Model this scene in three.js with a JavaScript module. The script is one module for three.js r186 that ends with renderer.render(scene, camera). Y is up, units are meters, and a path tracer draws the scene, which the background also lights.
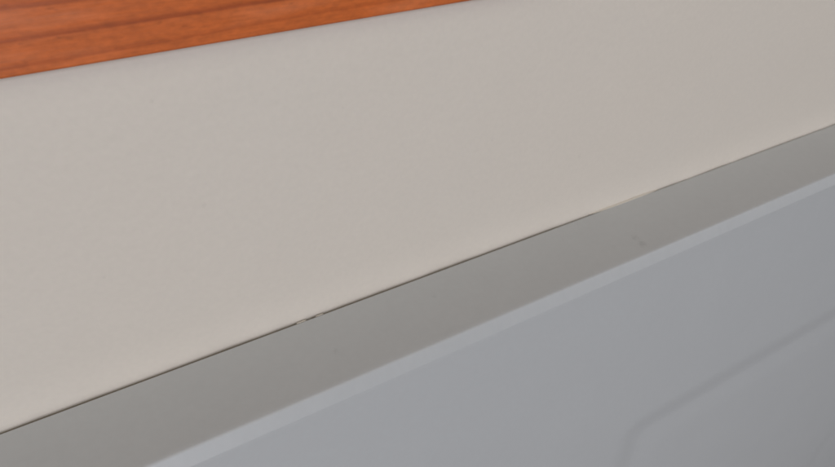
import * as THREE from 'three';
import { mergeGeometries } from 'three/addons/utils/BufferGeometryUtils.js';
import { RectAreaLightUniformsLib } from 'three/addons/lights/RectAreaLightUniformsLib.js';
import { ImprovedNoise } from 'three/addons/math/ImprovedNoise.js';

// ---------------------------------------------------------------- camera, light, exposure
// The top arris line of the board against the wall is the x axis (y = 0, z = 0); z points into the room.
const scene = new THREE.Scene();
const camera = new THREE.PerspectiveCamera(41.27, 835 / 467, 0.01, 20);
camera.position.set(0, 0.1031, 0.107);
camera.rotation.order = 'YXZ';
camera.rotation.set(-35.67 * Math.PI / 180, -30 * Math.PI / 180, 0);
camera.focus = 0.118;
camera.userData.fStop = 38;
scene.add(camera);

RectAreaLightUniformsLib.init();
const aim = new THREE.Vector3(0.12, 0, 0);
function areaLight(name, color, intensity, w, h, pos) {
  const l = new THREE.RectAreaLight(color, intensity, w, h);
  l.name = name; l.position.set(...pos); l.lookAt(aim); scene.add(l);
  return l;
}
areaLight('window_light', new THREE.Color().setRGB(0.958, 0.983, 1.075), 3.3, 1.2, 1.0, [-0.55, 0.40, 1.42]);
areaLight('side_window_light', new THREE.Color().setRGB(0.95, 0.98, 1.06), 2.8, 0.75, 0.4, [1.05, 0.56, 0.9]);
areaLight('ceiling_light', new THREE.Color().setRGB(1.04, 0.98, 0.84), 2.0, 0.7, 0.7, [0.15, 1.25, 0.75]);
scene.background = new THREE.Color().setRGB(0.035, 0.034, 0.032);   // dim light of the room around

const renderer = new THREE.WebGLRenderer({ antialias: true });
renderer.toneMapping = THREE.LinearToneMapping;
renderer.toneMappingExposure = 1.08;
renderer.shadowMap.enabled = true;

// ---------------------------------------------------------------- helpers
let seed = 20240611;
const rnd = () => { seed = (seed * 1664525 + 1013904223) >>> 0; return seed / 4294967296; };
const perlin = new ImprovedNoise();
const noise = (x, y, z = 0.37) => perlin.noise(x, y, z);
const fbm = (x, y, z, n = 4) => { let s = 0, a = 1, t = 0; for (let i = 0; i < n; i++) { s += a * noise(x, y, z + 7.3 * i); t += a; a *= 0.5; x *= 2.03; y *= 2.03; } return s / t; };
const smooth = (a, b, t) => { t = Math.min(1, Math.max(0, (t - a) / (b - a))); return t * t * (3 - 2 * t); };
const toSRGB = (c) => Math.round(255 * Math.min(1, Math.max(0, c <= 0.0031308 ? 12.92 * c : 1.055 * Math.pow(c, 1 / 2.4) - 0.055)));

// a texture over the rectangle [x0, x1] x [y0, y1] (metres); uv of the meshes are metres
function texture(w, h, [x0, x1, y0, y1], fn, isColor) {
  const data = new Uint8Array(w * h * 4);
  for (let j = 0; j < h; j++) for (let i = 0; i < w; i++) {
    const v = fn(x0 + (i + 0.5) / w * (x1 - x0), y0 + (j + 0.5) / h * (y1 - y0));
    const k = (j * w + i) * 4;
    for (let c = 0; c < 3; c++) data[k + c] = isColor ? toSRGB(v[c]) : Math.round(255 * Math.min(1, Math.max(0, v)));
    data[k + 3] = 255;
  }
  const t = new THREE.DataTexture(data, w, h, THREE.RGBAFormat);
  t.wrapS = t.wrapT = THREE.MirroredRepeatWrapping;
  t.magFilter = THREE.LinearFilter; t.minFilter = THREE.LinearMipmapLinearFilter; t.generateMipmaps = true;
  if (isColor) t.colorSpace = THREE.SRGBColorSpace;
  t.repeat.set(1 / (x1 - x0), 1 / (y1 - y0));
  t.offset.set(-x0 / (x1 - x0), -y0 / (y1 - y0));
  t.needsUpdate = true;
  return t;
}
// grid surface: fn(u index, v index) -> [x, y, z, texture u, texture v]
function grid(us, vs, fn, flip) {
  const pos = [], uv = [], idx = [];
  for (const v of vs) for (const u of us) { const p = fn(u, v); pos.push(p[0], p[1], p[2]); uv.push(p[3], p[4]); }
  const n = us.length;
  for (let j = 0; j < vs.length - 1; j++) for (let i = 0; i < n - 1; i++) {
    const a = j * n + i, b = a + 1, c = a + n, d = c + 1;
    if (flip) idx.push(a, c, b, b, c, d); else idx.push(a, b, c, b, d, c);
  }
  const g = new THREE.BufferGeometry();
  g.setAttribute('position', new THREE.Float32BufferAttribute(pos, 3));
  g.setAttribute('uv', new THREE.Float32BufferAttribute(uv, 2));
  g.setIndex(idx); g.computeVertexNormals();
  return g;
}
const range = (a, b, n) => Array.from({ length: n + 1 }, (_, i) => a + (b - a) * i / n);
function mesh(name, geometries, material, parent) {
  const g = Array.isArray(geometries) ? mergeGeometries(geometries) : geometries;
  const m = new THREE.Mesh(g, material); m.name = name; m.castShadow = m.receiveShadow = true;
  parent.add(m);
  return m;
}
const denseX = [...range(-0.9, -0.12, 20), ...range(-0.115, 0.40, 260), ...range(0.42, 1.3, 24)];

// ---------------------------------------------------------------- materials
const specks = [[0.0146, 0.0375, 0.00055], [0.1130, 0.0215, 0.0006], [0.0102, 0.0599, 0.0004], [0.045, 0.051, 0.0003], [0.083, 0.034, 0.0003], [-0.006, 0.028, 0.00035], [0.158, 0.041, 0.00045]];
const wallColor = texture(2048, 512, [-0.10, 0.36, -0.02, 0.10], (x, y) => {
  let k = 1 + 0.012 * fbm(x * 60, y * 60, 1.1, 5) + 0.035 * fbm(x * 900, y * 900, 4.2, 3);
  const t = 0.006 * fbm(x * 25, y * 25, 9.4, 3);
  for (const [sx, sy, r] of specks) {
    const d = Math.hypot(x - sx, (y - sy) * 0.8) / r + 0.5 * noise(x * 3000, y * 3000);
    k *= 1 - 0.055 * smooth(1.25, 0.3, d);
  }
  return [0.722 * k * (1 + t), 0.655 * k, 0.572 * k * (1 - t)];
}, true);
const wallBump = texture(2048, 1024, [0, 0.14, 0, 0.07], (x, y) => {
  // roller stipple: short soft bumps, slightly stretched along the roll
  const s = fbm(x * 420, y * 620, 2.2, 3), c = fbm(x * 130, y * 170, 6.1, 3);
  return 0.5 + 0.33 * s + 0.28 * c;
});
const wallPaint = new THREE.MeshPhysicalMaterial({ map: wallColor, bumpMap: wallBump, bumpScale: 0.00009, roughness: 0.6 });

const smudges = [[0.1240, 0.0149, 0.0012, 0.12], [0.1236, 0.0182, 0.0014, 0.14], [0.0331, 0.0126, 0.0009, 0.08], [0.062, 0.008, 0.0007, 0.06], [0.188, 0.011, 0.0008, 0.06]];
const topColor = texture(2048, 128, [-0.10, 0.36, -0.002, 0.03], (x, z) => {
  let k = 1 + 0.02 * fbm(x * 90, z * 90, 3.3, 4) + 0.03 * fbm(x * 500, z * 500, 8.8, 3);
  for (const [sx, sz, r, a] of smudges) {
    const d = Math.hypot(x - sx, z - sz) / r + 0.9 * noise(x * 1800, z * 1800);
    k *= 1 - a * smooth(1.2, 0.2, d);
  }
  return [0.503 * k, 0.510 * k, 0.510 * k];
}, true);
const paintBump = texture(1024, 1024, [0, 0.09, 0, 0.09], (x, y) => 0.5 + 0.4 * fbm(x * 260, y * 260, 5.5, 3) + 0.2 * fbm(x * 1100, y * 1100, 1.5, 2));
const frontColor = texture(1024, 1024, [-0.1, 0.45, -0.45, 0.02], (x, y) => {
  const k = 1 + 0.02 * fbm(x * 40, y * 40, 7.7, 5) + 0.02 * fbm(x * 700, y * 700, 2.7, 2);
  return [0.503 * k, 0.510 * k, 0.510 * k];
}, true);
const topPaint = new THREE.MeshPhysicalMaterial({ map: topColor, bumpMap: paintBump, bumpScale: 0.00004, roughness: 0.42 });
const frontPaint = new THREE.MeshPhysicalMaterial({ map: frontColor, bumpMap: paintBump, bumpScale: 0.00004, roughness: 0.5 });
const fibreboard = new THREE.MeshStandardMaterial({ color: new THREE.Color().setRGB(0.20, 0.125, 0.07), roughness: 0.9 });
const caulk = new THREE.MeshStandardMaterial({ color: new THREE.Color().setRGB(0.62, 0.56, 0.48), roughness: 0.6 });

// varnished softwood: growth rings cut lengthwise, nearly parallel to the board, wavering
const rings = [0.0758, 0.0786, 0.0826, 0.0853, 0.0879, 0.0911, 0.0936, 0.0972, 0.1003, 0.1031, 0.0731, 0.0702];
const woodAt = (x0, y0) => {
  const x = x0 / 1.216, y = 0.1031 - (0.1031 - y0) / 1.216;
  const yy = y - 0.0105 * x - 0.00025 * fbm(x * 45, y * 30, 0.2, 3);
  let late = 0;
  for (let i = 0; i < rings.length; i++) {
    const d = yy - rings[i] - 0.0003 * Math.sin(x * (31 + 3 * i) + i * 1.7);
    const w = [0.0004, 0.0005, 0.00055, 0.00032][i % 4];
    const broken = 0.75 + 0.45 * fbm(x * 28 + i * 9, i * 3.3, 0.4, 2);
    late = Math.max(late, [0.45, 1, 0.9, 0.7][i % 4] * broken * (d > 0 ? Math.exp(-d * d / (w * w * 1.1)) : Math.exp(-d * d / (w * w * 0.18))));
  }
  const fibre = fbm(x * 140, y * 1500, 2.9, 4), pale = fbm(x * 65, y * 330, 6.6, 3), fleck = smooth(0.32, 0.6, fbm(x * 500, y * 900, 3.3, 3));
  let k = 1 + 0.22 * fibre + 0.14 * pale + 0.24 * fbm(x * 800, y * 1500, 4.4, 3);
  const m = Math.min(1, late * 0.85);
  const early = [0.60, 0.135, 0.025], dark = [0.25, 0.037, 0.006];
  return early.map((e, c) => (e + (dark[c] - e) * m) * k * (1 - 0.16 * fleck) + [0.04, 0.06, 0.05][c] * Math.max(0, pale));
};
const woodColor = texture(2048, 512, [-0.06, 0.34, 0.064, 0.104], woodAt, true);
const woodBump = texture(1024, 512, [-0.06, 0.14, 0.068, 0.108], (x, y) => 0.5 + 0.3 * fbm(x * 120, y * 2400, 2.9, 3) + 0.3 * fbm(x * 60, y * 300, 1.1, 2));
const wood = new THREE.MeshPhysicalMaterial({ map: woodColor, bumpMap: woodBump, bumpScale: 0.00005, roughness: 0.45, clearcoat: 0.3, clearcoatRoughness: 0.32 });

// ---------------------------------------------------------------- the setting
const FLOOR = -0.62, WALL_TOP = 0.0685;
// the plaster is not quite flat: it leaves a hairline gap behind the board that closes to the right
const wallZ = (x, y) => -0.0008 + 0.00056 * smooth(0.09, 0.135, x) + 0.00012 * fbm(x * 24, y * 20, 3.3, 3) + 0.0003 * smooth(0.006, 0, y) * fbm(x * 130, 1.3, 5.2, 3) - 0.0006 * smooth(0.4, 0.9, x);
const wallYs = [FLOOR - 0.02, -0.3, -0.1, -0.02, ...range(-0.004, WALL_TOP, 60), 0.085, 0.095];
const wallFace = grid(denseX, wallYs, (x, y) => [x, y, wallZ(x, y), x, y]);
const wallBack = grid([denseX[0], denseX.at(-1)], [FLOOR - 0.02, 0.095], (x, y) => [x, y, -0.12, x, y], true);
const wallEnds = [[denseX[0], true], [denseX.at(-1), false]].map(([x, f]) => grid([-0.12, wallZ(x, 0)], [FLOOR - 0.02, 0.095], (z, y) => [x, y, z, z, y], !f));
const wallLids = [[FLOOR - 0.02, true], [0.095, false]].map(([y, f]) => grid([denseX[0], denseX.at(-1)], [-0.12, 0], (x, z) => [x, y, z - 0.0008 * (z === 0), x, z], !f));
const wall = mesh('wall', [wallFace, wallBack, ...wallEnds, ...wallLids], wallPaint, scene);
wall.userData = { kind: 'structure', label: 'cream painted plaster wall between the wooden ledge and the grey board', category: 'wall' };

const floorMat = new THREE.MeshStandardMaterial({ color: new THREE.Color().setRGB(0.5, 0.47, 0.44), roughness: 0.8 });
const floor = mesh('floor', new THREE.BoxGeometry(2.2, 0.04, 1.4), floorMat, scene);
floor.position.set(0.2, FLOOR - 0.02, 0.7);
floor.userData = { kind: 'structure', label: 'plain floor that the grey board stands on', category: 'floor' };

// ---------------------------------------------------------------- varnished wooden ledge above the wall
{
  const y0 = 0.0684, y1 = 0.0984, zf = 0.0012, zb = -0.06, r = 0.0005;
  const prof = [[zb, y0]];
  for (let i = 0; i <= 6; i++) { const a = -Math.PI / 2 + i / 6 * Math.PI / 2; prof.push([zf - r + r * Math.cos(a), y0 + r + r * Math.sin(a)]); }
  prof.push([zf, y0 + 0.009], [zf, y0 + 0.018]);
  for (let i = 0; i <= 6; i++) { const a = i / 6 * Math.PI / 2; prof.push([zf - 0.003 + 0.003 * Math.cos(a), y1 - 0.003 + 0.003 * Math.sin(a)]); }
  prof.push([zb, y1]);
  const s = new THREE.Shape(prof.map(([z, y]) => new THREE.Vector2(z, y)));
  const X0 = -0.8, X1 = 1.2;
  const side = grid(range(X0, X1, 160), prof.map((_, i) => i), (x, i) => {
    const [z, y] = prof[i];
    return [x, y, z, x, y + (y < y0 + 1e-6 || y > y1 - 1e-6 ? (zf - z) : 0)];
  });
  const back = grid([X0, X1], [y0, y1], (x, y) => [x, y, zb, x, y], true);
  const end = (x, flip) => { const g = new THREE.ShapeGeometry(s); const p = g.attributes.position; for (let i = 0; i < p.count; i++) p.setXYZ(i, x, p.getY(i), p.getX(i)); g.computeVertexNormals(); if (flip) { const ix = g.index.array; for (let i = 0; i < ix.length; i += 3) { const t = ix[i]; ix[i] = ix[i + 1]; ix[i + 1] = t; } g.computeVertexNormals(); } return g; };
  const ledge = mesh('wooden_ledge', [side, back, end(X0, false), end(X1, true)], wood, scene);
  ledge.userData = { label: 'orange brown varnished wooden ledge with dark grain above the cream wall', category: 'ledge' };
}

// ---------------------------------------------------------------- grey painted board with a moulded panel
{
  const board = new THREE.Group(); board.name = 'panelled_board'; scene.add(board);
  board.position.set(0.2, FLOOR, 0);
  board.userData = { label: 'grey painted board with a pale chamfered top edge standing against the cream wall', category: 'board' };
  const local = (g) => g.translate(-0.2, -FLOOR, 0);
  const X0 = -0.4, X1 = 1.0, zf = 0.0239, c = 0.0019, cy = 0.0030, zb = 0.0001;
  const wav = (x) => 0.0004 * fbm(x * 11, 0.3, 8.1, 4);
  const xs = [X0, ...denseX.filter((x) => x > X0 && x < X1), X1];
  // top face, bevel with softened corners
  const prof = [[zb, -0.0004], [zb + 0.00008, -0.0001], [zb + 0.0003, 0]];
  prof.push([zf - c - 0.0012, 0], [zf - c - 0.0004, -0.00001], [zf - c, -0.00014], [zf - c + 0.00024, -0.00042]);
  prof.push([zf - 0.00012, -cy + 0.00016], [zf - 0.00004, -cy], [zf, -cy - 0.0002], [zf, -cy - 0.001]);
  const strip = local(grid(xs, prof.map((_, i) => i), (x, i) => [x, prof[i][1], prof[i][0] + (i > 2 && i < 7 ? wav(x) : 0), x, i < 8 ? prof[i][0] : prof[i][0] - prof[i][1]], true));
  mesh('top_edge', strip, topPaint, board).userData.label = 'darker flat top edge with a pale chamfer';

  // front: frame with a rounded opening, groove, panel, inner field
  const rr = (x0, x1, y0, y1, r, n = 10) => {
    const p = [];
    for (const [cx, cy, a0] of [[x1 - r, y1 - r, 0], [x0 + r, y1 - r, 1], [x0 + r, y0 + r, 2], [x1 - r, y0 + r, 3]])
      for (let i = 0; i <= n; i++) { const a = (a0 + i / n) * Math.PI / 2; p.push([cx + r * Math.cos(a), cy + r * Math.sin(a)]); }
    return p;
  };
  const flat = (outer, hole, z) => {
    const s = new THREE.Shape(outer.map((p) => new THREE.Vector2(...p)));
    if (hole) s.holes.push(new THREE.Path(hole.map((p) => new THREE.Vector2(...p))));
    const g = new THREE.ShapeGeometry(s), p = g.attributes.position, uv = g.attributes.uv;
    for (let i = 0; i < p.count; i++) { p.setZ(i, z); uv.setXY(i, p.getX(i), p.getY(i)); }
    g.computeVertexNormals();
    return g;
  };
  // rings at growing inset, z from the groove's section
  const sec = (t) => smooth(0, 0.55, t) * 1.0 - 0.3 * smooth(0.5, 1, t);
  const loft = ([x0, x1, y0, y1, r], w, depth, t0, t1, z0 = zf) => {
    const n = 8, rings = range(t0, t1, n);
    const loops = rings.map((t) => { const o = t * w; return rr(x0 + o, x1 - o, y0 + o, y1 - o, Math.max(0.005, r - o)).map(([x, y]) => [x, y, z0 - sec(t) * depth]); });
    const m = loops[0].length;
    return grid(range(0, m, m), rings.map((_, i) => i), (k, j) => { const p = loops[j][k % m]; return [p[0], p[1], p[2], p[0], p[1]]; });
  };
  const outer = [[X0, FLOOR], [X1, FLOOR], [X1, -cy - 0.001], [X0, -cy - 0.001]];
  const P = [0.131, 0.9, -0.53, -0.079, 0.013], gw = 0.031, gd = 0.0021, zp = zf - gd * 0.7;
  const Q = [0.35, 0.69, -0.385, -0.233, 0.008];
  const g1 = rr(P[0], P[1], P[2], P[3], P[4]);
  const g2 = rr(P[0] + gw, P[1] - gw, P[2] + gw, P[3] - gw, 0.005);
  const q1 = rr(Q[0], Q[1], Q[2], Q[3], Q[4]), q2 = rr(Q[0] + gw, Q[1] - gw, Q[2] + gw, Q[3] - gw, 0.005);
  mesh('frame', [flat(outer, g1, zf), loft(P, gw, gd, 0, 0.5)].map(local), frontPaint, board);
  const panel = mesh('moulded_panel', [loft(P, gw, gd, 0.5, 1), flat(g2, q1, zp), loft(Q, gw, gd * 0.3, 0, 0.5, zp)].map(local), frontPaint, board);
  mesh('inner_field', [loft(Q, gw, gd * 0.3, 0.5, 1, zp), flat(q2, null, zp - gd * 0.21)].map(local), frontPaint, panel);
  // raw fibreboard core: back, ends and foot
  const core = new THREE.BoxGeometry(X1 - X0 - 0.0006, -FLOOR - 0.0006, zf - zb - 0.0026);
  core.translate((X0 + X1) / 2, (FLOOR - 0.0006) / 2, zb + 0.00005 + (zf - zb - 0.0026) / 2);
  mesh('core', local(core), fibreboard, board).userData.label = 'unpainted brown fibreboard back';
}

// ---------------------------------------------------------------- paint filler where the gap is bridged
function bead(x0, x1, rad, label, lift) {
  const pts = range(x0, x1, Math.max(6, Math.round((x1 - x0) / 0.002)));
  const n = 8;
  const g = grid(pts, range(0, n, n), (x, k) => {
    const t = (x - x0) / (x1 - x0), fade = Math.min(1, Math.sin(Math.PI * Math.min(Math.max(t, 0.001), 0.999)) * 3);
    const r = rad * (0.25 + 0.75 * fade) * (1 + 0.5 * fbm(x * 160, 1.7, rad * 900, 3)) + (lift ? 0 : 0.00025 * smooth(0.122, 0.134, x) * smooth(0.15, 0.139, x)), a = k / n * Math.PI * 2;
    const zc = lift ?? wallZ(x, 0) + 0.0001;
    return [x, (lift ? -0.0002 : -0.0001) + r * 0.75 * Math.sin(a), zc + r * Math.cos(a), x, 0.01 + r * Math.sin(a)];
  }, false);
  const m = mesh('filler_bead', g, caulk, scene);
  m.userData = { label, category: 'filler', group: 'filler along the top of the board' };
  return m;
}
bead(0.121, 0.150, 0.0003, 'thin cream smear of filler in the gap above the dark smudge on the board').name = 'filler_bead';
bead(0.0286, 0.0312, 0.00024, 'tiny cream filler crumb in the dark gap, left of the pair', -0.0002).name = 'filler_bead_001';
bead(0.0335, 0.0356, 0.00020, 'tiny cream filler crumb in the dark gap, right of the pair', -0.0002).name = 'filler_bead_002';

renderer.render(scene, camera);
